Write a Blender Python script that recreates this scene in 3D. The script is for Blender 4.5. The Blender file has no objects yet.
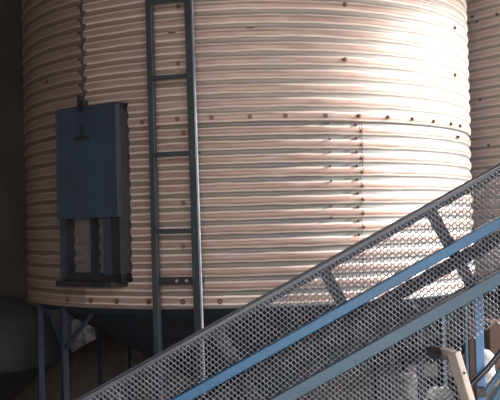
import bpy, bmesh, math, random
from mathutils import Vector, Matrix
random.seed(7)
PI = math.pi
sc = bpy.context.scene
COL = sc.collection

# ------------------------------------------------------------------ camera
ZC = 2.1                      # eye height
R = 2.0                       # bin radius
CAM = Vector((0, -4.369 * R, ZC))
F = 946.354                   # focal length in pixels of the 500 x 400 frame
PIT, ROL, YAW = 0.029, -0.026, 0.001
FW = Vector((math.sin(YAW) * math.cos(PIT), math.cos(YAW) * math.cos(PIT), math.sin(PIT)))
r0 = FW.cross(Vector((0, 0, 1))).normalized()
u0 = r0.cross(FW)
RT = r0 * math.cos(ROL) + u0 * math.sin(ROL)
UP = u0 * math.cos(ROL) - r0 * math.sin(ROL)
cam = bpy.data.cameras.new('camera')
cam.sensor_width = 36
cam.lens = 36 * F / 500
cam.clip_end = 200
cob = bpy.data.objects.new('camera', cam)
COL.objects.link(cob)
M = Matrix((RT, UP, -FW)).transposed().to_4x4()
M.translation = CAM
cob.matrix_world = M
sc.camera = cob


def ray(x, y):
    return (FW * F + RT * (x - 250) + UP * (200 - y)).normalized()


def on_y(x, y, Y):
    """point of the place seen at picture position x, y on the vertical plane at world Y"""
    d = ray(x, y)
    return CAM + d * ((Y - CAM.y) / d.y)


def on_plane(x, y, p, n):
    d = ray(x, y)
    return CAM + d * ((p - CAM).dot(n) / d.dot(n))


def on_bin(x, y, rad=R):
    """azimuth and height on the bin's wall"""
    d = ray(x, y)
    a = d.x * d.x + d.y * d.y
    b = CAM.x * d.x + CAM.y * d.y
    c = CAM.x ** 2 + CAM.y ** 2 - rad * rad
    disc = max(b * b - a * c, 0)
    p = CAM + d * ((-b - math.sqrt(disc)) / a)
    return math.atan2(p.x, -p.y), p.z


# ------------------------------------------------------------------ helpers
class MB:
    def __init__(s):
        s.v, s.f, s.sm = [], [], []

    def add(s, vs, fs, smooth=False):
        k = len(s.v)
        s.v += [tuple(v) for v in vs]
        s.f += [tuple(i + k for i in f) for f in fs]
        s.sm += [smooth] * len(fs)

    def box(s, c, sx, sy, sz, X=Vector((1, 0, 0)), Y=Vector((0, 1, 0)), Z=Vector((0, 0, 1))):
        c = Vector(c)
        vs = [c + X * (sx / 2 * i) + Y * (sy / 2 * j) + Z * (sz / 2 * k) for k in (-1, 1) for j in (-1, 1) for i in (-1, 1)]
        s.add(vs, [(0, 2, 3, 1), (4, 5, 7, 6), (0, 1, 5, 4), (2, 6, 7, 3), (0, 4, 6, 2), (1, 3, 7, 5)])

    def bar(s, a, b, w, h, side=None):
        """rectangular bar from a to b; w measured along side, h across"""
        a, b = Vector(a), Vector(b)
        Z = (b - a).normalized()
        X = side if side is not None else (Vector((1, 0, 0)) if abs(Z.x) < .9 else Vector((0, 0, 1)))
        X = (X - Z * X.dot(Z)).normalized()
        Y = Z.cross(X)
        s.box((a + b) / 2, w, h, (b - a).length, X, Y, Z)

    def tube(s, pts, rad, n=10):
        pts = [Vector(p) for p in pts]
        rings = []
        for i, p in enumerate(pts):
            t = (pts[min(i + 1, len(pts) - 1)] - pts[max(i - 1, 0)]).normalized()
            q = Vector((0, 0, 1)) if abs(t.z) < .9 else Vector((1, 0, 0))
            x = t.cross(q).normalized()
            y = t.cross(x)
            rr = rad[i] if isinstance(rad, (list, tuple)) else rad
            rings.append([p + (x * math.cos(2 * PI * k / n) + y * math.sin(2 * PI * k / n)) * rr for k in range(n)])
        vs = [v for r in rings for v in r]
        fs = []
        for i in range(len(pts) - 1):
            for k in range(n):
                fs.append((i * n + k, i * n + (k + 1) % n, (i + 1) * n + (k + 1) % n, (i + 1) * n + k))
        s.add(vs, fs, True)
        m = (len(pts) - 1) * n
        s.add(rings[0], [tuple(range(n - 1, -1, -1))])
        s.add(rings[-1], [tuple(range(n))])

    def build(s, name, mat, parent=None, bevel=0.0):
        me = bpy.data.meshes.new(name)
        me.from_pydata(s.v, [], s.f)
        me.polygons.foreach_set('use_smooth', s.sm)
        me.update()
        bm = bmesh.new()
        bm.from_mesh(me)
        bmesh.ops.recalc_face_normals(bm, faces=bm.faces)
        bm.to_mesh(me)
        bm.free()
        me.materials.append(mat)
        o = bpy.data.objects.new(name, me)
        COL.objects.link(o)
        if parent:
            o.parent = parent
            o.matrix_parent_inverse = chain(parent).inverted()
        if bevel:
            b = o.modifiers.new('bevel', 'BEVEL')
            b.width = bevel
            b.segments = 2
            b.limit_method = 'ANGLE'
        return o


def chain(o):
    """world matrix without waiting for a depsgraph update"""
    if o.parent:
        return chain(o.parent) @ o.matrix_parent_inverse @ o.matrix_basis
    return o.matrix_basis.copy()


def tag(o, label=None, cat=None, group=None, kind=None):
    if label: o['label'] = label
    if cat: o['category'] = cat
    if group: o['group'] = group
    if kind: o['kind'] = kind
    return o


def empty(name, loc, label, cat, group=None):
    o = bpy.data.objects.new(name, None)
    o.location = loc
    COL.objects.link(o)
    return tag(o, label, cat, group)


def lin(c):
    return tuple(((x / 255 + .055) / 1.055) ** 2.4 if x > 10 else x / 255 / 12.92 for x in c) + (1,)


def mat(name, c1, c2, scale=6, rough=.6, metal=0.0, stretch=(1, 1, 1), detail=6, lo=.35, hi=.65, bump=0.0, bscale=40, rough2=None, spots=None):
    m = bpy.data.materials.new(name)
    m.use_nodes = True
    nt = m.node_tree
    N, L = nt.nodes, nt.links
    bs = N['Principled BSDF']
    tc = N.new('ShaderNodeTexCoord')
    mp = N.new('ShaderNodeMapping')
    mp.inputs['Scale'].default_value = stretch
    L.new(tc.outputs['Object'], mp.inputs['Vector'])
    nz = N.new('ShaderNodeTexNoise')
    nz.inputs['Scale'].default_value = scale
    nz.inputs['Detail'].default_value = detail
    L.new(mp.outputs[0], nz.inputs['Vector'])
    cr = N.new('ShaderNodeValToRGB')
    cr.color_ramp.elements[0].position = lo
    cr.color_ramp.elements[1].position = hi
    cr.color_ramp.elements[0].color = c1 if len(c1) == 4 else c1 + (1,)
    cr.color_ramp.elements[1].color = c2 if len(c2) == 4 else c2 + (1,)
    L.new(nz.outputs['Fac'], cr.inputs['Fac'])
    colour = cr.outputs['Color']
    if spots:
        n2 = N.new('ShaderNodeTexNoise')
        n2.inputs['Scale'].default_value = spots[1]
        n2.inputs['Detail'].default_value = 8
        n2.inputs['Roughness'].default_value = .65
        L.new(mp.outputs[0], n2.inputs['Vector'])
        c3 = N.new('ShaderNodeValToRGB')
        c3.color_ramp.elements[0].position = spots[2]
        c3.color_ramp.elements[1].position = spots[3]
        L.new(n2.outputs['Fac'], c3.inputs['Fac'])
        mx = N.new('ShaderNodeMix')
        mx.data_type = 'RGBA'
        L.new(c3.outputs['Color'], mx.inputs['Factor'])
        L.new(colour, mx.inputs['A'])
        mx.inputs['B'].default_value = spots[0] if len(spots[0]) == 4 else spots[0] + (1,)
        colour = mx.outputs['Result']
    L.new(colour, bs.inputs['Base Color'])
    bs.inputs['Metallic'].default_value = metal
    bs.inputs['Roughness'].default_value = rough
    if rough2 is not None:
        mr = N.new('ShaderNodeMapRange')
        mr.inputs['To Min'].default_value = rough
        mr.inputs['To Max'].default_value = rough2
        L.new(nz.outputs['Fac'], mr.inputs['Value'])
        L.new(mr.outputs[0], bs.inputs['Roughness'])
    if bump:
        nb = N.new('ShaderNodeTexNoise')
        nb.inputs['Scale'].default_value = bscale
        nb.inputs['Detail'].default_value = 5
        L.new(tc.outputs['Object'], nb.inputs['Vector'])
        bp = N.new('ShaderNodeBump')
        bp.inputs['Strength'].default_value = bump
        bp.inputs['Distance'].default_value = .02
        L.new(nb.outputs['Fac'], bp.inputs['Height'])
        L.new(bp.outputs[0], bs.inputs['Normal'])
    return m


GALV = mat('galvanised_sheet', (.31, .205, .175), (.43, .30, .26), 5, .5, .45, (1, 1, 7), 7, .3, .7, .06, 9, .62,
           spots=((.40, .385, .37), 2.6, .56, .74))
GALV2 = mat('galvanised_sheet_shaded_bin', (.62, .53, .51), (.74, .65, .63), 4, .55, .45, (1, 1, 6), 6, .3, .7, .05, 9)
def banded(m, groove, slope, z0, pitch, left_groove=None):
    """bands per corrugation: reflections painted as colour, grey grooves, light slopes, pinkish crests"""
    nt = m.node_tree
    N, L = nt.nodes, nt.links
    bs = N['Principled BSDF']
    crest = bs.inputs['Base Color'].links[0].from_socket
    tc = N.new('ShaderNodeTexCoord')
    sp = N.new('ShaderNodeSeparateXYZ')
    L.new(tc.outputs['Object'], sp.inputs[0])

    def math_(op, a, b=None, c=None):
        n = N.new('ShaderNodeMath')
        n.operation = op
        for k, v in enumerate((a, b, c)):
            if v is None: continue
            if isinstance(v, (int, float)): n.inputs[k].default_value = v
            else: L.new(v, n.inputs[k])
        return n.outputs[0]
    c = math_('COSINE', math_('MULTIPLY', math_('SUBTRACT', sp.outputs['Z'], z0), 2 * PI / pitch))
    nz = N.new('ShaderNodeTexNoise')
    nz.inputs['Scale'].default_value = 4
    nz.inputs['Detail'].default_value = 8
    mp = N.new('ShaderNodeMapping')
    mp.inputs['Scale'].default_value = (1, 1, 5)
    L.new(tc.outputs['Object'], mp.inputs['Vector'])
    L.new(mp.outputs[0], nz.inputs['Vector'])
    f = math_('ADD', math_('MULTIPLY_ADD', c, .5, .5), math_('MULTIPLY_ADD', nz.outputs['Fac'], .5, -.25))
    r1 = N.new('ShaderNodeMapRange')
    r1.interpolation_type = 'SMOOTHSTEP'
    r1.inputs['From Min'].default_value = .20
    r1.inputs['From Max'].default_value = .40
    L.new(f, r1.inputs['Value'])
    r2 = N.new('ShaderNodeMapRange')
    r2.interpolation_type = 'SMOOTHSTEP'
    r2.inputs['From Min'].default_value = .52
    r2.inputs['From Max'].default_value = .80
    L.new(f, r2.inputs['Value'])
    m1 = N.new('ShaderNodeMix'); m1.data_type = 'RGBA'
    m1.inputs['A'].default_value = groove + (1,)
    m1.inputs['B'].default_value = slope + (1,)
    if left_groove:  # groove colour drifts with x: sky and floor reflection painted grey towards the right
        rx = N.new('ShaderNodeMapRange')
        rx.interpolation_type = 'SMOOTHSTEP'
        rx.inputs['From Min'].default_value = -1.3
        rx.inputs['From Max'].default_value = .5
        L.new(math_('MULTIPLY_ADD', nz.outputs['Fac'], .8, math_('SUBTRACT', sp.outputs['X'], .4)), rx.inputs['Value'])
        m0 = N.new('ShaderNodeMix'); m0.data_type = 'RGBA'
        m0.inputs['A'].default_value = left_groove + (1,)
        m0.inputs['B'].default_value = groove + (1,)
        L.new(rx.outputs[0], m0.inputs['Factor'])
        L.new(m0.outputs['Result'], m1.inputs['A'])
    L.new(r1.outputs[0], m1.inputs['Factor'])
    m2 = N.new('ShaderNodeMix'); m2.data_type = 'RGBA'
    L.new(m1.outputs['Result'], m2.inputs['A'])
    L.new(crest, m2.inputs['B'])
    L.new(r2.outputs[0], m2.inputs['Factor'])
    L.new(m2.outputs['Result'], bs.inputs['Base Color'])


GALV3 = mat('galvanised_sheet_darker', (.26, .19, .17), (.34, .255, .23), 5, .5, .45, (1, 1, 7), 7, .3, .7, .06, 9, .62)  # darker tone for one upper and one lower sheet on the left
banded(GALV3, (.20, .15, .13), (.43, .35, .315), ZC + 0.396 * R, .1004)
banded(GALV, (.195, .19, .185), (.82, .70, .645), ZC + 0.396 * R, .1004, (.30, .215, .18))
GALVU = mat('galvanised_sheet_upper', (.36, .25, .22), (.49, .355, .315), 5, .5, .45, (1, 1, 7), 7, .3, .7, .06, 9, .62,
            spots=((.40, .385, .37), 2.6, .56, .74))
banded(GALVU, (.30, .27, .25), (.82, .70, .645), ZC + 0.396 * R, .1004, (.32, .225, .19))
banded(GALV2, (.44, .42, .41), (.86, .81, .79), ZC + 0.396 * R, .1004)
BOLT = mat('rusty_bolt', (.10, .06, .045), (.22, .14, .11), 30, .6, .6)
SEAM = mat('seam_sealant', (.05, .04, .035), (.10, .08, .07), 14, .8)
DKBLUE = mat('dark_blue_paint', (0.0234, 0.0374, 0.0585), (0.0351, 0.0546, 0.0819), 5, .5, 0, (1, 1, 1), 5, .3, .7, .05, 30)
LADDER = mat('grey_blue_ladder_paint', (0.0234, 0.0328, 0.0429), (0.0359, 0.0484, 0.0585), 8, .45, .1, (1, 1, .4), 6, .3, .7, .08, 50)
HATCHB = mat('hatch_shade_grey', (0.1170, 0.1131, 0.1092), (0.1716, 0.1638, 0.1599), 5, .6, .3, (1, 1, 6), 6)
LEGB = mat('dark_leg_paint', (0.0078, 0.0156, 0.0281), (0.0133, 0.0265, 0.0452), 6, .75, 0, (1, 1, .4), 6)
FRAME = mat('blackened_steel', (.016, .017, .020), (.03, .03, .034), 10, .6, .2, (1, 1, 1), 6, .3, .7, .1, 40)
BLUE = mat('blue_conveyor_paint', (0.0051, 0.0978, 0.2295), (0.0102, 0.1360, 0.2848), 4, .33, .0, (.4, 1, 1), 5, .3, .7, .04, 40, .45)
BLUE2 = mat('worn_blue_paint', (0.0390, 0.0975, 0.1560), (0.0663, 0.1365, 0.1989), 4, .38, .0, (.4, 1, 1), 6, .3, .7, .05, 40, .5)
RAIL = mat('grey_blue_rail_paint', (0.0390, 0.0499, 0.0718), (0.0702, 0.0842, 0.1092), 6, .4, .2, (.5, 1, 1), 6, .3, .7, .05, 40)
MESH = mat('galvanised_expanded_metal', (0.1638, 0.1755, 0.2145), (0.2652, 0.2808, 0.3276), 12, .42, .3)
INNER = mat('dark_blue_grey_steel', (.022, .027, .040), (.04, .046, .065), 6, .5, .2, (1, 1, 1), 6)
BELT = mat('black_rubber_belt', (.012, .012, .016), (.022, .022, .028), 9, .8)
BEIGE = mat('beige_paint', (.33, .28, .24), (.42, .365, .32), 12, .55, 0, (1, 1, .5), 6, .3, .7, .08, 50, spots=((.28, .19, .12), 9, .60, .72))
STEELDK = mat('dark_oily_steel', (.03, .03, .04), (.07, .07, .08), 10, .4, .5)
BROWNW = mat('brown_barn_wall', (0.0936, 0.0718, 0.0640), (0.1482, 0.1170, 0.1014), 1.8, .9, 0, (1, 1, .6), 8, .3, .7, .2, 12)
CONC = mat('grey_concrete', (.16, .15, .145), (.24, .225, .21), 1.5, .92, 0, (1, 1, 1), 8, .3, .7, .25, 20)
FLOOR = mat('dusty_concrete_floor', (.085, .078, .07), (.13, .118, .105), 1.2, .9, 0, (1, 1, 1), 8, .3, .7, .2, 25)
CEIL = mat('roof_sheet', (.10, .09, .085), (.14, .125, .115), 2, .8, 0, (1, 1, 1), 5)
GROUND = mat('pale_yard_gravel', (.46, .42, .37), (.60, .55, .49), 3, .95, 0, (1, 1, 1), 8, .3, .7, .3, 30)
TARP = mat('grey_tarpaulin', (0.0858, 0.0858, 0.0881), (0.1326, 0.1326, 0.1342), 2.2, .75, 0, (1, 1, 1), 6, .3, .7, .3, 7)
GRAIN = mat('grain_heap', (.09, .082, .07), (.15, .13, .11), 9, .95, 0, (1, 1, 1), 8, .3, .7, .5, 60)
SACK = mat('pale_woven_sack', (0.4680, 0.4680, 0.4836), (0.6084, 0.6006, 0.5928), 5, .8, 0, (1, 1, 1), 7, .3, .7, .4, 14)
SACKG = mat('grey_woven_sack', (.16, .16, .17), (.62, .62, .64), 9, .8, 0, (1, 1, 1), 7, .35, .65, .6, 14)
BROWNP = mat('red_brown_paint', (0.1326, 0.0780, 0.0663), (0.1950, 0.1170, 0.0975), 6, .6, 0, (1, 1, .4), 6)
LTBLUE = mat('light_blue_paint', (0.0936, 0.2106, 0.4290), (0.1482, 0.2808, 0.4992), 6, .45, 0, (1, 1, .4), 6, .3, .7, .05, 40)

# ------------------------------------------------------------------ the barn (setting)
def struct(mb, name, m):
    return tag(mb.build(name, m), kind='structure')


XL, XR, YB, YF, ZT = -6.5, 7.0, 8.5, -12.2, 7.0
b = MB(); b.box(((XL + XR) / 2, (YB + YF) / 2, -.1), XR - XL + .4, YB - YF + .4, .2); struct(b, 'floor', FLOOR)
b = MB(); b.box(((XL + XR) / 2, (YB + YF) / 2, ZT + .1), XR - XL + .4, YB - YF + .4, .2); struct(b, 'ceiling', CEIL)
b = MB(); b.box(((XL + XR) / 2, YB + .1, ZT / 2), XR - XL, .2, ZT); struct(b, 'wall_back', BROWNW)
b = MB(); b.box((XL - .1, (YB + YF) / 2, ZT / 2), .2, YB - YF, ZT); struct(b, 'wall_left', BROWNW)
FX0, FX1 = -2.3, 4.0                            # front wall: solid to the left, a wide doorway to the right
b = MB()
b.box(((XL + FX0) / 2, YF - .1, ZT / 2), FX0 - XL, .2, ZT)
b.box(((FX0 + FX1) / 2, YF - .1, (5.8 + ZT) / 2), FX1 - FX0, .2, ZT - 5.8)
b.box(((FX1 + XR) / 2, YF - .1, ZT / 2), XR - FX1, .2, ZT)
struct(b, 'wall_front', BROWNW)
DY0, DY1, DZ = -5.6, 0.9, 5.8       # the big doorway in the right wall
b = MB()
b.box((XR + .1, (YF + DY0) / 2, ZT / 2), .2, DY0 - YF, ZT)
WY0, WY1, WZ0, WZ1 = 4.9, 6.1, 1.3, 2.6    # smaller unseen opening further back, added to light the back left
b.box((XR + .1, (DY1 + WY0) / 2, ZT / 2), .2, WY0 - DY1, ZT)
b.box((XR + .1, (WY1 + YB) / 2, ZT / 2), .2, YB - WY1, ZT)
b.box((XR + .1, (WY0 + WY1) / 2, WZ0 / 2), .2, WY1 - WY0, WZ0)
b.box((XR + .1, (WY0 + WY1) / 2, (WZ1 + ZT) / 2), .2, WY1 - WY0, ZT - WZ1)
b.box((XR + .1, (DY0 + DY1) / 2, (DZ + ZT) / 2), .2, DY1 - DY0, ZT - DZ)
struct(b, 'wall_right', BROWNW)
b = MB(); b.box((XR + 25.2, -5, -.12), 50, 60, .2); b.box((-15, YF - 15.3, -.12), 44, 30, .2); struct(b, 'ground', GROUND)
# low concrete upstand along the back wall
b = MB(); b.box(((XL + XR) / 2, YB - .05, .45), XR - XL, .1, .9); struct(b, 'trim_1', CONC)

# ------------------------------------------------------------------ grain bin
P = 0.1004            # corrugation pitch
AMP = 0.019
Z_RING = ZC + 0.396 * R
Z_BOT = ZC - 0.282 * R
Z_BAND = Z_BOT + .080
Z_TOP = 5.6


def profile(z):
    t = (z - Z_RING) / P
    s = .5 + .5 * math.cos(2 * PI * t)
    c = abs(math.cos(PI * t))
    return AMP * (.55 * s + .45 * c)


def sheet(a0, a1, z0, z1, off, parent, cx=0.0, cy=0.0, m=None, per=9, flat_below=None, rad=R, name='wall_sheet'):
    m = m or GALV
    n = max(4, int((a1 - a0) / math.radians(2.2)))
    rows = max(2, int(round((z1 - z0) / P * per)))
    e = .0016
    angs = [a0, a0 + e] + [a0 + (a1 - a0) * i / n for i in range(1, n)] + [a1 - e, a1]
    n = len(angs) - 1
    mb = MB()
    vs = []
    for j in range(rows + 1):
        z = z0 + (z1 - z0) * j / rows
        h = profile(z)
        if flat_below is not None and z < flat_below:
            h = 0.010
        for i in range(n + 1):
            a = angs[i]
            r = rad - AMP * .5 + h + off
            vs.append((cx + r * math.sin(a), cy - r * math.cos(a), z))
    fs = []
    for j in range(rows):
        for i in range(n):
            k = j * (n + 1) + i
            fs.append((k, k + 1, k + n + 2, k + n + 1))
    mb.add(vs, fs, True)
    o = mb.build(name, m, parent)
    sol = o.modifiers.new('thickness', 'SOLIDIFY')
    sol.thickness = .0025
    sol.offset = -1
    return o


rad_ = math.radians
gb = empty('grain_bin', (0, 0, 0), 'large corrugated grain bin with a dark blue hatch, sunlit on its right side', 'grain bin', 'corrugated grain bins')
A_UP, _ = on_bin(83.5, 60)           # vertical lap of the upper ring
A_LO, _ = on_bin(361, 180)           # vertical lap of the lower ring
A_UR = rad_(100)
up_edges = [A_UP, A_UR, A_UR + rad_(86), A_UR + rad_(174), A_UP + 2 * PI]
lo_edges = [A_LO, A_LO + rad_(90), A_LO + rad_(190), 2 * PI + rad_(-39), A_LO + 2 * PI]
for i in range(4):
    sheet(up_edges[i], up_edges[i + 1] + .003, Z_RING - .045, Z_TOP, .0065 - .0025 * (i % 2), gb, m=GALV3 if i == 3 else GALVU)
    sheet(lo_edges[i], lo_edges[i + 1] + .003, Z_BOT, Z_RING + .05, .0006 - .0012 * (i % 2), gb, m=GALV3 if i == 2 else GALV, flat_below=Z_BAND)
# rolled stiffening rim under the wall
mb = MB()
N_ = 160
vs = []
for j, (rr, zz) in enumerate(((R + .004, Z_BOT + .012), (R + .010, Z_BOT + .004), (R + .004, Z_BOT - .010), (R - .06, Z_BOT - .010))):
    for i in range(N_):
        a = 2 * PI * i / N_
        vs.append((rr * math.sin(a), -rr * math.cos(a), zz))
fs = []
for j in range(3):
    for i in range(N_):
        fs.append((j * N_ + i, j * N_ + (i + 1) % N_, (j + 1) * N_ + (i + 1) % N_, (j + 1) * N_ + i))
mb.add(vs, fs, True)
mb.build('bottom_rim', GALV, gb)


def cone(name, m, parent, cx, cy, prof, n=96):
    mb = MB()
    vs = []
    for rr, zz in prof:
        for i in range(n):
            a = 2 * PI * i / n
            vs.append((cx + rr * math.sin(a), cy - rr * math.cos(a), zz))
    fs = []
    for j in range(len(prof) - 1):
        for i in range(n):
            fs.append((j * n + i, j * n + (i + 1) % n, (j + 1) * n + (i + 1) % n, (j + 1) * n + i))
    mb.add(vs, fs, True)
    return mb.build(name, m, parent)


hop = cone('hopper', DKBLUE, gb, 0, 0, [(1.96, Z_BOT), (1.93, Z_BOT - .06), (1.80, Z_BOT - .07), (.26, Z_BOT - .98), (.26, Z_BOT - 1.15)])
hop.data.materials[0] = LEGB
tag(hop, 'dark blue steel hopper cone')
cone('roof', GALV2, gb, 0, 0, [(R + .06, Z_TOP - .02), (R - .02, Z_TOP + .06), (.45, 6.55), (.42, 6.65), (.0001, 6.68)])


def polar(a, r, z):
    return Vector((r * math.sin(a), -r * math.cos(a), z))


# legs
leg_as = [on_bin(39, 305)[0], on_bin(61, 306)[0]]
leg_as = [rad_(-65), rad_(-49.5)]
legs = []
for a in leg_as + [rad_(65), rad_(49.5), rad_(-126), rad_(-138), rad_(126), rad_(138)]:
    mb = MB()
    tdir = Vector((math.cos(a), math.sin(a), 0))
    mb.bar(polar(a, 1.95, 0.012), polar(a, 1.95, Z_BOT - .012), .05, .05, tdir)
    mb.box(polar(a, 1.95, .006), .2, .2, .012, tdir, polar(a, 1, 0))
    o = mb.build('leg', LEGB, gb, .004)
    legs.append(o)
for s in (-1, 1):
    for a, lo, hi in ((s * rad_(49.5), s * rad_(60), s * rad_(39)), (s * rad_(126), s * rad_(116), s * rad_(136))):
        for q in (lo, hi):
            mb = MB()
            mb.bar(polar(a, 1.95, Z_BOT - .36), polar(q, 1.93, Z_BOT - .055), .03, .03)
            mb.build('brace', LEGB, gb)

# bolts of the bin (one shared mesh, copies)
mb = MB()
hexv = [(.0125 * math.cos(k * PI / 3), .0125 * math.sin(k * PI / 3)) for k in range(6)]
wash = [(.021 * math.cos(k * PI / 6), .021 * math.sin(k * PI / 6)) for k in range(12)]
mb.add([(x, 0, y) for x, y in wash] + [(x, -.004, y) for x, y in wash],
       [tuple(range(12, 24))] + [(i, (i + 1) % 12, 12 + (i + 1) % 12, 12 + i) for i in range(12)])
mb.add([(x, -.004, y) for x, y in hexv] + [(x, -.015, y) for x, y in hexv],
       [tuple(range(6, 12))] + [(i, (i + 1) % 6, 6 + (i + 1) % 6, 6 + i) for i in range(6)])
bolt0 = mb.build('bolt', BOLT, gb)
used = [False]


def bolt(a, z, scale=1.0):
    if used[0]:
        o = bolt0.copy()
        COL.objects.link(o)
        o.parent = gb
    else:
        o = bolt0
        used[0] = True
    rr = R - AMP * .5 + profile(z) + .004
    if z < Z_BAND: rr = R - AMP * .5 + .010
    o.location = polar(a, rr + .003, z)
    o.rotation_euler = (0, 0, a)
    o.scale = (scale, 1, scale)
    return o


count = 0
# girth lap at the ring, spaced as in the picture
for x, y in ((143, 122.5), (178, 119.5), (212, 118), (250, 117), (285, 116), (325, 116), (358, 116.3), (387, 117.5), (411, 119.2), (432, 121.3), (449, 124), (458, 126)):
    a, z = on_bin(x, y); bolt(a, z, .85)
for x in (68, 91, 117, 149, 183, 220, 258):
    a, z = on_bin(x, 300 - (1.2 if x < 100 else 0)); bolt(a, Z_BOT + .045)
# upright stiffener bolts every fourth corrugation
for x, ys in ((179, (7, 64)), (184, (133, 203, 246)), (344, (5, 60)), (453, (28, 75)), (456, (137,)), (49, (82,))):
    for y in ys:
        a, z = on_bin(x, y); bolt(a, z, .85)
# vertical lap of the lower ring: two staggered rows
z = Z_RING - .06
k = 0
while z > Z_RING - 1.0:
    bolt(A_LO - .006 + (.008 if k % 2 else -.008), z, .65)
    z -= P / 2 * 1.0
    k += 1
for y in (123, 139, 152, 166, 181, 206, 218):
    a, z = on_bin(329 + (y - 125) * .03, y); bolt(a, z, .5)
# vertical lap of the upper ring
z = Z_RING + .12
k = 0
while z < Z_RING + .95:
    bolt(A_UP + (.012 if k % 2 else -.014), z, .8)
    z += P / 2
    k += 1

# raised lap strips that make the dark seam lines
def strip(a, z0, z1, w, m, name, off=.006):
    mb = MB()
    vs = []
    rows = int((z1 - z0) / P * 8)
    for j in range(rows + 1):
        z = z0 + (z1 - z0) * j / rows
        r = R - AMP * .5 + profile(z) + off
        for q, rr in ((a - w, r - .012), (a - w, r), (a + w, r), (a + w, r - .012)):
            vs.append(polar(q, rr, z))
    fs = [(j * 4 + i, j * 4 + i + 1, j * 4 + i + 5, j * 4 + i + 4) for j in range(rows) for i in range(3)]
    mb.add(vs, fs)
    return mb.build(name, m, gb)


strip(A_UP + .001, Z_RING + .02, Z_TOP - .1, .006, SEAM, 'seam_strip', .012)
strip(A_LO + .010, Z_RING - .42, Z_RING - .05, .0009, SEAM, 'seam_strip', .002)

# short dark slots punched in the wall
for x, y, wd in ((250, 28, .06), (172, 33, .055), (198, 152.5, .035)):
    a, z = on_bin(x, y)
    t_ = Vector((math.cos(a), math.sin(a), 0))
    mb = MB()
    mb.box(polar(a, R - AMP * .5 + profile(z) + .005, z), wd, .012, .009, t_, polar(a, 1, 0))
    mb.build('slot', SEAM, gb)

# ------------------------------------------------------------------ hatch on the bin
AH = on_bin(92, 200)[0]
HN = polar(AH, 1, 0)                       # outward
HT = Vector((math.cos(AH), math.sin(AH), 0))
HZ = Vector((0, 0, 1))


def hp(x, y, d):
    """picture position on the hatch's own plane at distance d from the wall -> (t, z)"""
    p = on_plane(x, y, HN * (R + d), HN)
    return p.dot(HT), p.z


def hbox(mb, t0, t1, z0, z1, d0, d1):
    c = HT * ((t0 + t1) / 2) + HN * (R + (d0 + d1) / 2) + HZ * ((z0 + z1) / 2)
    mb.box(c, t1 - t0, d1 - d0, z1 - z0, HT, HN, HZ)


ft0, fz1 = hp(60, 110, .07)
ft1, fz0 = hp(122.5, 283, .07)
mb = MB()
jw = .085
hbox(mb, ft0, ft0 + .06, fz0, fz1, -.06, .085)
hbox(mb, ft1 - jw, ft1, fz0, fz1, -.04, .085)
hbox(mb, ft0, ft1, fz1 - .05, fz1, -.03, .085)
hbox(mb, ft0, ft1, fz0, fz0 + .07, -.03, .085)
fr = mb.build('hatch_frame', FRAME, gb, .004)
tag(fr, 'dark steel hatch frame with a barred opening below its door')
mb = MB()
pt0, pz1 = hp(55, 111, .13)
pt1, pz0 = hp(118, 217, .13)
hbox(mb, pt0, pt1, pz0, pz1, .092, .125)
hbox(mb, pt1 - .03, pt1, pz0, pz1, .086, .132)
hbox(mb, pt0, pt0 + .012, pz0, pz1, .086, .129)
dr = mb.build('hatch_door', DKBLUE, fr, .003)
tag(dr, 'flat dark blue sliding hatch door')
mb = MB()
ct = (pt0 + pt1) / 2 - .03
hbox(mb, ct - .07, ct + .07, pz1 - .235, pz1 - .215, .125, .150)
hbox(mb, ct - .008, ct + .012, pz1 - .22, pz1 - .13, .125, .137)
mb.build('door_handle', FRAME, fr)
mb = MB()
hbox(mb, ct - .03, ct - .012, pz1 - .03, pz1 + .09, .09, .145)
hbox(mb, ct + .015, ct + .03, pz1 - .03, pz1 + .05, .09, .145)
mb.build('door_hook', FRAME, fr)
mb = MB()
vs = []
nz_ = 90
for j in range(nz_ + 1):
    z = fz0 + (fz1 - fz0) * j / nz_
    for i in range(7):
        a = AH + (i / 6 - .5) * 2 * math.asin((ft1 - ft0) / 2 / R) * .93
        vs.append(polar(a, R - AMP * .5 + profile(z) + .013, z))
mb.add(vs, [(j * 7 + i, j * 7 + i + 1, j * 7 + i + 8, j * 7 + i + 7) for j in range(nz_) for i in range(6)], True)
tag(mb.build('hatch_shade_sheet', HATCHB, fr), 'dark grey corrugated sheet added as the shade behind the hatch bars')  # darker sheet paints the shade inside the hatch opening
for x in (67, 92.5):
    t, _ = hp(x, 250, .07)
    mb = MB(); hbox(mb, t - .018, t + .018, fz0 + .06, pz0 + .05, .0, .07)
    mb.build('bar', FRAME, fr)
for (ga, gb_, d0, d1, zz) in ((ft0 + .005, ft0 + .05, .085, .10, .03), (ft1 - .155, ft1 - .09, .05, .10, .06)):
    mb = MB()
    hbox(mb, ga, gb_, fz0 + zz, pz0 + .02, d0, d1)
    mb.build('guide_rail', DKBLUE, fr)
mb = MB()
hbox(mb, ft0 - .0, ft1 - .03, fz0 - .03, fz0 + .012, -.02, .15)
mb.build('sill_plate', FRAME, fr, .003)

# ------------------------------------------------------------------ ladder
AL = on_bin(171, 200)[0]
LN = polar(AL, 1, 0)
LT = Vector((math.cos(AL), math.sin(AL), 0))
lp = LN * (R + .14)


def lad(x, y):
    return on_plane(x, y, lp, LN)


def ext(a, b, z):
    return a + (b - a) * ((z - a.z) / (b.z - a.z))


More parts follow.
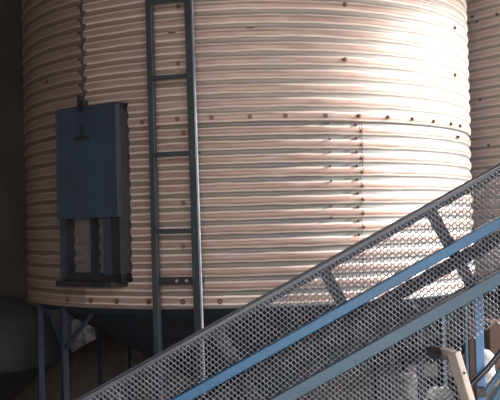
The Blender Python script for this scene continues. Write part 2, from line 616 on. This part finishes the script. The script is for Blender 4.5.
la, lb = lad(148.3, 0), lad(155.8, 300)
ra, rb = lad(187.8, 0), lad(197.2, 300)
Lroot = empty('ladder', ((la.x + ra.x) / 2, (la.y + ra.y) / 2, 0), 'narrow dark grey-blue steel ladder with flat rungs fixed upright against the round corrugated bin', 'ladder')
RAILS = []
for p, q, wd in ((la, lb, .044), (ra, rb, .054)):
    mb = MB()
    mb.bar(ext(p, q, 0.005), ext(p, q, 5.3), wd, .016, LT)
    mb.bar(ext(p, q, 0.005) + LT * (wd / 2 - .004) - LN * .02, ext(p, q, 5.3) + LT * (wd / 2 - .004) - LN * .02, .008, .05, LT)
    o = mb.build('rail', LADDER, Lroot, .003)
    if wd > .05:  # pale strip on the right rail: a light glint put into the colour
        mb = MB()
        mb.bar(ext(p, q, 0.01) + LT * (wd / 2 + .003) - LN * .012, ext(p, q, 5.3) + LT * (wd / 2 + .003) - LN * .012, .006, .022, LT)
        tag(mb.build('glint_strip', MESH, o, .002), 'pale strip painted as the glint on the right rail')
dz = (lad(170, 77).z - lad(170, 154).z)
z77 = lad(170, 77).z
for k in range(-3, 7):
    z = z77 - dz * k
    if z < .25: continue
    if k == 3: continue
    mb = MB()
    mb.bar(ext(la, lb, z), ext(ra, rb, z), .034, .026, Vector((0, 0, 1)))
    mb.build('rung', LADDER, Lroot, .004)
# fixing bracket near the bottom of the bin, with its bolts
z = lad(176, 281).z
c0, c1 = ext(la, lb, z), ext(ra, rb, z)
mb = MB()
mb.bar(c0 - LN * .03, c1 - LN * .03, .055, .012, Vector((0, 0, 1)))
for q in (c0, c1):
    e = q - LN * .03
    mb.bar(e, e - LN * .10, .05, .02, Vector((0, 0, 1)))
mb.build('wall_bracket', FRAME, Lroot)
for f in (.5, .74, .92):
    mb = MB()
    p = c0 + (c1 - c0) * f - LN * .02
    mb.tube([p - LN * .012, p + LN * .006], .011, 8)
    mb.build('bracket_bolt', BEIGE, Lroot)
mb = MB()
z2 = lad(176, -60).z
c0, c1 = ext(la, lb, z2), ext(ra, rb, z2)
mb.bar(c0 - LN * .03, c1 - LN * .03, .055, .012, Vector((0, 0, 1)))
for q in (c0, c1):
    e = q - LN * .03
    mb.bar(e, e - LN * .10, .05, .02, Vector((0, 0, 1)))
mb.build('wall_bracket', FRAME, Lroot)

# ------------------------------------------------------------------ second bin
CX2, CY2 = 4.05, 1.9
g2 = empty('grain_bin', (CX2, CY2, 0), 'corrugated galvanised grain bin in shade behind the right edge of the big sunlit bin', 'grain bin', 'corrugated grain bins')


def sheet2(a0, a1, z0, z1, off, flat=None):
    return sheet(a0, a1, z0, z1, off, g2, CX2, CY2, GALV2, 7, flat, 1.98)


for i in range(4):
    sheet2(rad_(-80 + 90 * i), rad_(-80 + 90 * (i + 1)) + .003, Z_RING - .045, Z_TOP, .004 + .0025 * (i % 2))
    sheet2(rad_(-38 + 90 * i), rad_(-38 + 90 * (i + 1)) + .003, Z_BOT, Z_RING + .05, .0025 * (i % 2), Z_BAND)
h2 = cone('hopper', DKBLUE, g2, CX2, CY2, [(1.96, Z_BOT), (1.93, Z_BOT - .06), (1.80, Z_BOT - .07), (.26, Z_BOT - .98), (.26, Z_BOT - 1.15)])
cone('roof', GALV2, g2, CX2, CY2, [(R + .04, Z_TOP - .02), (R - .02, Z_TOP + .06), (.45, 6.55), (.42, 6.65), (.0001, 6.68)])
for k in range(8):
    a = rad_(-70 + 45 * k)
    p = Vector((CX2, CY2, 0)) + polar(a, 1.93, 0)
    mb = MB(); mb.bar(p + HZ * .012, p + HZ * (Z_BOT - .012), .07, .07)
    mb.box(p + HZ * .006, .2, .2, .012)
    mb.build('leg', DKBLUE, g2, .004)
for x, y in ((477, 22), (497, 14), (489, 145), (473, 17), (480, 100)):
    d = ray(x, y)
    ox, oy = CAM.x - CX2, CAM.y - CY2
    aa = d.x ** 2 + d.y ** 2; bb = ox * d.x + oy * d.y; cc = ox * ox + oy * oy - 1.985 ** 2
    disc = bb * bb - aa * cc
    if disc < 0: continue
    p = CAM + d * ((-bb - math.sqrt(disc)) / aa)
    a2 = math.atan2(p.x - CX2, -(p.y - CY2))
    o = bolt0.copy(); COL.objects.link(o); o.parent = g2
    o.location = Vector((0, 0, p.z)) + polar(a2, 1.98 - AMP * .5 + profile(p.z) + .007, 0)
    o.rotation_euler = (0, 0, a2)

# ------------------------------------------------------------------ inclined conveyor with expanded-metal guards
YC = CAM.y + 4.4
pa, pb = on_y(125, 375, YC), on_y(500, 166.4, YC)
CU = (pb - pa).normalized()                  # up the incline
CV = Vector((-CU.z, 0, CU.x))                # square to it
CW = Vector((0, 1, 0))
O0 = pa


def cp(u, v, w):
    return O0 + CU * u + CV * v + CW * w


def cuv(x, y, w=0.0):
    p = on_y(x, y, YC + w) - O0
    return p.dot(CU), p.dot(CV)


U0, U1 = -1.95, 3.6
conv = empty('conveyor', cp(0, 0, 0) - HZ * cp(0, 0, 0).z, 'blue inclined grain conveyor with silver expanded-metal guards crossing in front of the bin', 'conveyor')
rail_defs = []
_, v0 = cuv(255, 303.5)
v_top = 0.0
v_up_t = cuv(370, 289)[1]; v_up_b = cuv(370, 300)[1]
v_lo_t = cuv(370, 343.5)[1]; v_lo_b = cuv(370, 357)[1]
v_bot = v_lo_b - (v_up_b - v_lo_t) - .03


def cbar(mb, u0, u1, v0, v1, w0, w1):
    mb.box(cp((u0 + u1) / 2, (v0 + v1) / 2, (w0 + w1) / 2), u1 - u0, w1 - w0, v1 - v0, CU, CW, CV)


TW = .26                                     # width of the trough
mb = MB()
cbar(mb, U0, U1, -.015, 0, -.004, .004)      # angle iron: upright flange and top flange
cbar(mb, U0, U1, -.006, 0, .004, .05)
tag(mb.build('top_rail', RAIL, conv), 'grey-blue angle iron top rail')
mb = MB()
cbar(mb, U0, U1, v_up_b, v_up_t, -.022, .004)
cbar(mb, U0, U1, v_up_t - .006, v_up_t, .004, .05)
o = mb.build('side_rail', BLUE, conv, .004); tag(o, 'bright blue upper side rail')
mb = MB()
cbar(mb, U0, U1, v_lo_b, v_lo_t, -.022, .004)
cbar(mb, U0, U1, v_lo_t - .006, v_lo_t, .004, .05)
o = mb.build('side_rail', BLUE2, conv, .004); tag(o, 'worn blue lower side rail')
# far side rails
for (va, vb) in ((-.035, 0), (v_up_b, v_up_t), (v_lo_b, v_lo_t)):
    pass
mb = MB()
cbar(mb, U0, U1, -.058, -.004, TW - .01, TW)
mb.build('far_rail', INNER, conv)
# belt trough between upper and lower rails
vb1 = cuv(440, 267, .1)[1]; vb0 = cuv(440, 276, .1)[1]
mb = MB()
cbar(mb, U0, U1, vb0, vb1, .03, TW - .03)
tag(mb.build('belt', BELT, conv), 'black rubber belt in its trough')
mb = MB()
cbar(mb, U0, U1, v_lo_b, v_lo_b + .03, TW - .02, TW)
mb.build('far_rail', INNER, conv)
# far-side uprights, square to the rails
us = [cuv(441, 229, TW)[0], cuv(332, 285, TW)[0]]
step = us[0] - us[1]
k = -3
while True:
    u = us[1] + step * k
    if u > U1: break
    if u > U0:
        mb = MB()
        cbar(mb, u - .028, u + .028, v_lo_b, -.02, TW, TW + .03)
        mb.build('upright', INNER, conv)
    k += 1


def lattice(poly, name, w=0.0, px=0.0163, pz=0.0262, s=.0050, dep=.0018, label=None):
    """expanded metal in the conveyor's plane, clipped to a polygon given in (x, z) of the plane"""
    mb = MB()
    xs = [p[0] for p in poly]; zs = [p[1] for p in poly]

    def inside(x, z):
        c = False
        j = len(poly) - 1
        for i in range(len(poly)):
            xi, zi = poly[i]; xj, zj = poly[j]
            if (zi > z) != (zj > z) and x < (xj - xi) * (z - zi) / (zj - zi) + xi:
                c = not c
            j = i
        return c
    i0, i1 = int(min(xs) / px) - 1, int(max(xs) / px) + 2
    j0, j1 = int(min(zs) / pz) - 1, int(max(zs) / pz) + 2
    amp = px * .29
    for i in range(i0, i1):
        # chain i zigzags: knuckles to the left on even half-rows, to the right on odd
        for j in range(2 * j0, 2 * j1):
            sgn = 1 if (i + j) % 2 == 0 else -1
            a = (i * px + sgn * amp, j * pz / 2)
            c = (i * px - sgn * amp, (j + 1) * pz / 2)
            if not inside((a[0] + c[0]) / 2, (a[1] + c[1]) / 2): continue
            A = Vector((a[0], YC + w, a[1])); B = Vector((c[0], YC + w, c[1]))
            # "\" strands are twisted to face up and right, "/" strands down and left
            tw = .6 if (c[0] < a[0]) else -.8
            Z = (B - A).normalized()
            X = Vector((Z.z, 0, -Z.x)) * math.cos(tw) + Vector((0, 1, 0)) * math.sin(tw)
            d = Z * .0018
            mb.bar(A - d, B + d, s, dep, X)
            # short knuckle to the neighbour chain
            if sgn == 1:
                E = Vector(((i + 1) * px - amp, YC + w, a[1]))
                if inside(E.x, E.z):
                    mb.bar(A, E, .0050, dep * 1.4, Vector((0, .35, 1)))
    o = mb.build(name, MESH, conv)
    if label: tag(o, label)
    return o


def xz(u, v):
    p = cp(u, v, 0)
    return (p.x, p.z)


lattice([xz(U0 + .3, v_up_t + .004), xz(U1, v_up_t + .004), xz(U1, -.006), xz(U0 + .3, -.006)], 'mesh_guard', .006, label='upper expanded-metal guard')
lattice([xz(U0 + .3, v_lo_t + .004), xz(U1, v_lo_t + .004), xz(U1, v_up_b - .004), xz(U0 + .3, v_up_b - .004)], 'mesh_guard', .006, label='middle expanded-metal guard')
q1 = on_y(463, 344, YC); q2 = on_y(466, 470, YC); q3 = on_y(300, 480, YC); q0 = on_y(506, 318, YC)
lattice([xz(U0 + .9, v_lo_b - .003), (q3.x, q3.z), (q2.x, q2.z), (q1.x, q1.z), (q0.x, q0.z), (q0.x + .45, q0.z + .26), xz(U1, v_lo_b - .003)], 'mesh_guard', .006, label='lower expanded-metal guard')
# vertical frame bars behind the lower guard
for x in (392, 421):
    p = on_y(x, 380, YC + .12)
    mb = MB()
    top = cp((p.x - O0.x) / CU.x, 0, 0)
    mb.bar(Vector((p.x, YC + .12, .0)), Vector((p.x, YC + .12, O0.z + CU.z / CU.x * (p.x - O0.x) + v_lo_b * 1.15)), .03, .03)
    mb.build('support_leg', INNER, conv, .003)
# blue support legs to the right of the beige bar
for x, wd, m, y in ((479.5, .042, LTBLUE, .32), (466.2, .014, BLUE2, .30)):
    p = on_y(x, 352, YC + y)
    mb = MB()
    zt = O0.z + CU.z / CU.x * (p.x - O0.x) + (v_lo_b) * 1.14
    mb.bar(Vector((p.x, p.y, 0)), Vector((p.x, p.y, zt + .02)), wd, .03)
    mb.bar(Vector((p.x, p.y - .0, zt)), Vector((p.x, YC + .02, zt)), .03, .03, Vector((1, 0, 0)))
    o = mb.build('support_leg', m, conv, .003)
    tag(o, 'light blue support leg' if wd > .03 else 'thin blue support rod')
# support legs under the upper end, out of the picture
for w_ in (.012, TW - .012):
    pu = cp(3.3, v_lo_b, w_)
    mb = MB(); mb.bar(Vector((pu.x, pu.y, 0)), pu + HZ * .03, .05, .03)
    mb.build('support_leg', LTBLUE, conv, .003)
# lower end roller housing resting on the floor
mb = MB()
pe = cp(U0, -.3, TW / 2)
mb.tube([Vector((pe.x, YC + .0, pe.z)), Vector((pe.x, YC + TW, pe.z))], .12, 20)
mb.build('tail_roller', STEELDK, conv)
mb = MB()
pe2 = cp(U0 + .12, -.35, 0)
mb.bar(Vector((pe2.x, YC + .01, 0)), Vector((pe2.x, YC + .01, pe2.z + .25)), .05, .04)
mb.bar(Vector((pe2.x, YC + TW - .01, 0)), Vector((pe2.x, YC + TW - .01, pe2.z + .25)), .05, .04)
mb.build('support_leg', BLUE, conv)

# ------------------------------------------------------------------ beige bar in front of the guard
YB_ = YC - .16
t0 = on_y(453.5, 352, YB_)
t1 = on_y(468, 400, YB_)
dirb = (t1 - t0).normalized()
foot = t0 + dirb * ((t0.z - .01) / -dirb.z)
sideb = Vector((-dirb.z, 0, dirb.x))
mb = MB()
SX = sideb * .85 + Vector((0, .53, 0))
mb.bar(t0, foot, .036, .055, SX)
arm = tag(mb.build('link_arm', BEIGE, conv, .004), 'beige steel link arm with dark bolt holes in front of the lower guard')
for f in (.062, .19):
    p = t0 + (foot - t0) * f + SX.normalized().cross(dirb) * (.0275 if SX.cross(dirb).y < 0 else -.0275)
    mb = MB(); mb.tube([p + Vector((0, .004, 0)), p - Vector((0, .004, 0))], .0062, 10)
    mb.build('bolt', STEELDK, arm)
mb = MB()
e0 = t0 - dirb * .004 + Vector((.002, .002, .0))
eb = e0 + Vector((-.035, .055, .004))
mb.bar(e0 + Vector((.004, .012, -.016)), eb + Vector((.006, .04, -.012)), .03, .028, dirb)
mb.build('bent_end', BEIGE, arm, .004)
e1 = on_y(398, 354, YC + .20)
mb = MB()
mb.tube([t0 + Vector((-.02, .09, -.02)), e0 * .6 + e1 * .4 + Vector((0, .06, 0)), e1], [.028, .031, .034], 14)
tag(mb.build('axle', STEELDK, conv), 'dark steel axle running back behind the guard')

# ------------------------------------------------------------------ things behind, lower right
pB = on_y(471.5, 360, YC + .62)
mb = MB(); mb.bar(Vector((pB.x, pB.y, 0)), Vector((pB.x, pB.y, on_y(471, 318, YC + .62).z)), .032, .05)
tag(mb.build('steel_post', BROWNP, None, .003), 'thin dark brown upright steel post beside the light blue support leg', 'post')

# red-brown panel at the edge of the picture
p0, p1 = on_y(489, 322, YC + 1.6), on_y(522, 347, YC + 1.6)
mb = MB(); mb.box(((p0.x + p1.x) / 2, YC + 1.7, p0.z / 2), p1.x - p0.x, .2, p0.z)
tag(mb.build('steel_cabinet', BROWNP, None, .006), 'red-brown steel box at the lower right behind the blue tubes', 'steel box')


def sack(name, loc, sx, sy, sz, m, label, rot=0.0, seed=1, group=None):
    bm = bmesh.new()
    bmesh.ops.create_icosphere(bm, subdivisions=4, radius=1)
    rnd = random.Random(seed)
    ph = [rnd.uniform(0, 6.3) for _ in range(8)]
    for v in bm.verts:
        x, y, z = v.co
        f = lambda q: math.copysign(abs(q) ** .62, q)
        x, y, z = f(x), f(y), f(z)
        d = 1 + .07 * math.sin(4 * x + ph[0]) * math.cos(3 * y + ph[1]) + .05 * math.sin(7 * z + ph[2] + 3 * x) + .03 * math.sin(13 * x + ph[3] + 9 * y)
        v.co = Vector((x * d * sx / 2, y * d * sy / 2, max(z * d, -.97) * sz / 2))
    me = bpy.data.meshes.new(name)
    bm.to_mesh(me); bm.free()
    for p in me.polygons: p.use_smooth = True
    me.materials.append(m)
    o = bpy.data.objects.new(name, me)
    COL.objects.link(o)
    o.location = loc
    o.rotation_euler = (0, 0, rot)
    return tag(o, label, 'sack', group)


# sunlit sacks behind the conveyor
s1, s1b = on_y(480, 384, YC + .95), on_y(480, 349, YC + .95)
mb = MB(); mb.box((s1.x + .03, YC + 1.0, s1.z / 2), .24, .26, s1.z)
tag(mb.build('wooden_crate', BROWNP, None, .01), 'low brown block under the white sack behind the conveyor', 'crate')
hs = s1b.z - s1.z
sack('sack', (s1.x + .005, YC + 1.0, s1.z + hs * .485), .165, .18, hs, SACK, 'white sunlit sack standing behind the light blue support leg', .2, 3)

# dark hose and blue tubes
h0, h1 = on_y(472, 384, YC + .26), on_y(503, 349, YC + .26)
mb = MB()
mid = (h0 + h1) / 2 + Vector((0, 0, -.01))
dd = h0 - h1
mb.tube([h0 + dd * 3.0 - HZ * .0, h0 + dd, h0, mid, h1, h1 - dd * .5], .014, 10)
hz = mb.build('drive_strut', STEELDK, conv)
for (xa, ya, xb, yb, w, rr) in ((478, 404, 503, 368, .36, .016), (488, 410, 503, 386, .30, .022)):
    a_, b_ = on_y(xa, ya, YC + w), on_y(xb, yb, YC + w)
    dd = a_ - b_
    k = (a_.z - .02) / -dd.z
    mb = MB()
    mb.tube([a_ + dd * k, a_, b_, b_ - dd * .8], rr, 12)
    mb.build('stay_tube', BLUE2, conv)
p = on_y(479, 391, YC + .30)
mb = MB(); mb.box((p.x, p.y - .02, p.z), .05, .05, .045)
mb.build('clamp', STEELDK, conv, .004)

# pale clutter seen through the lower guard
g0, g1 = on_y(400, 403, YC + 1.05), on_y(456, 403, YC + 1.05)
mb = MB(); mb.box(((g0.x + g1.x) / 2, YC + 1.1, g0.z / 2), g1.x - g0.x, .28, g0.z)
tag(mb.build('wooden_crate', STEELDK, None, .01), 'dark crate under two pale sacks, seen through the lower guard', 'crate')
for (x, yt, sx, sd, lb) in ((411, 374, .085, 5, 'small upright pale sack seen through the lower guard, left of the link arm'),
                            (443, 389, .13, 6, 'flat pale sack low behind the guard beside the link arm')):
    q = on_y(x, yt, YC + 1.05)
    hs = q.z - g0.z
    sack('sack', (q.x, YC + 1.1, g0.z + hs * .485), sx, .18, hs, SACK, lb, .1, sd)

# ------------------------------------------------------------------ things behind, lower left
def mound(name, cx, cy, sx, sy, h, m, label, cat, kind=None, seed=2, pw=1.0):
    mb = MB()
    n = 44
    rnd = random.Random(seed)
    ph = [rnd.uniform(0, 6.3) for _ in range(6)]
    vs = []
    for j in range(n + 1):
        for i in range(n + 1):
            x, y = 2 * i / n - 1, 2 * j / n - 1
            r = min(math.hypot(x, y), 1)
            z = h * (math.cos(r * PI / 2) ** pw)
            z += .05 * h * (math.sin(5 * x + ph[0]) * math.cos(4 * y + ph[1]) + .5 * math.sin(11 * x + ph[2] + 7 * y)) * (1 - r)
            vs.append((cx + x * sx, cy + y * sy, max(z, 0)))
    fs = [(j * (n + 1) + i, j * (n + 1) + i + 1, (j + 1) * (n + 1) + i + 1, (j + 1) * (n + 1) + i) for j in range(n) for i in range(n)]
    mb.add(vs, fs, True)
    o = mb.build(name, m)
    return tag(o, label, cat, None, kind)


mound('tarpaulin', -4.35, 6.95, 1.15, 1.4, 1.08, TARP, 'dark grey tarpaulin draped over a rounded load left of the bin legs', 'tarpaulin', None, 4, .35)
mound('grain_heap', -.45, 3.7, 2.6, 1.75, 1.12, GRAIN, 'dim brown heap of loose grain behind the bin legs', 'grain heap', 'stuff', 8, .8)
sack('sack', (-2.62, 6.0, .40), .36, .30, .82, SACKG, 'grey sack standing in the gloom between the two front left bin legs', .3, 11)

# ------------------------------------------------------------------ light
w = bpy.data.worlds.new('world')
sc.world = w
w.use_nodes = True
bg = w.node_tree.nodes['Background']
bg.inputs['Color'].default_value = (1.0, .965, .94, 1)
bg.inputs['Strength'].default_value = 5.4
sun = bpy.data.lights.new('sun', 'SUN')
sun.energy = 6.5
sun.angle = rad_(4)
sun.color = (1, .96, .91)
so = bpy.data.objects.new('sun', sun)
phi, el = rad_(98), rad_(20)
d = Vector((math.sin(phi) * math.cos(el), -math.cos(phi) * math.cos(el), math.sin(el)))
so.rotation_euler = d.to_track_quat('Z', 'Y').to_euler()
COL.objects.link(so)
for loc, rot, wx, wz in (((XR + .22, (DY0 + DY1) / 2, DZ / 2), (PI / 2, 0, PI / 2), DY1 - DY0, DZ),
                         (((FX0 + FX1) / 2, YF - .22, DZ / 2), (PI / 2, 0, 0), FX1 - FX0, DZ)):
    pl = bpy.data.lights.new('doorway_portal', 'AREA')
    pl.shape = 'RECTANGLE'
    pl.size = wx
    pl.size_y = wz
    pl.cycles.is_portal = True
    po = bpy.data.objects.new('doorway_portal', pl)
    po.location = loc
    po.rotation_euler = rot
    COL.objects.link(po)

sc.view_settings.view_transform = 'Standard'
sc.view_settings.look = 'None'
sc.view_settings.gamma = 1
sc.view_settings.use_curve_mapping = False
sc.view_settings.exposure = 0.36
sc.cycles.max_bounces = 8
sc.cycles.diffuse_bounces = 5
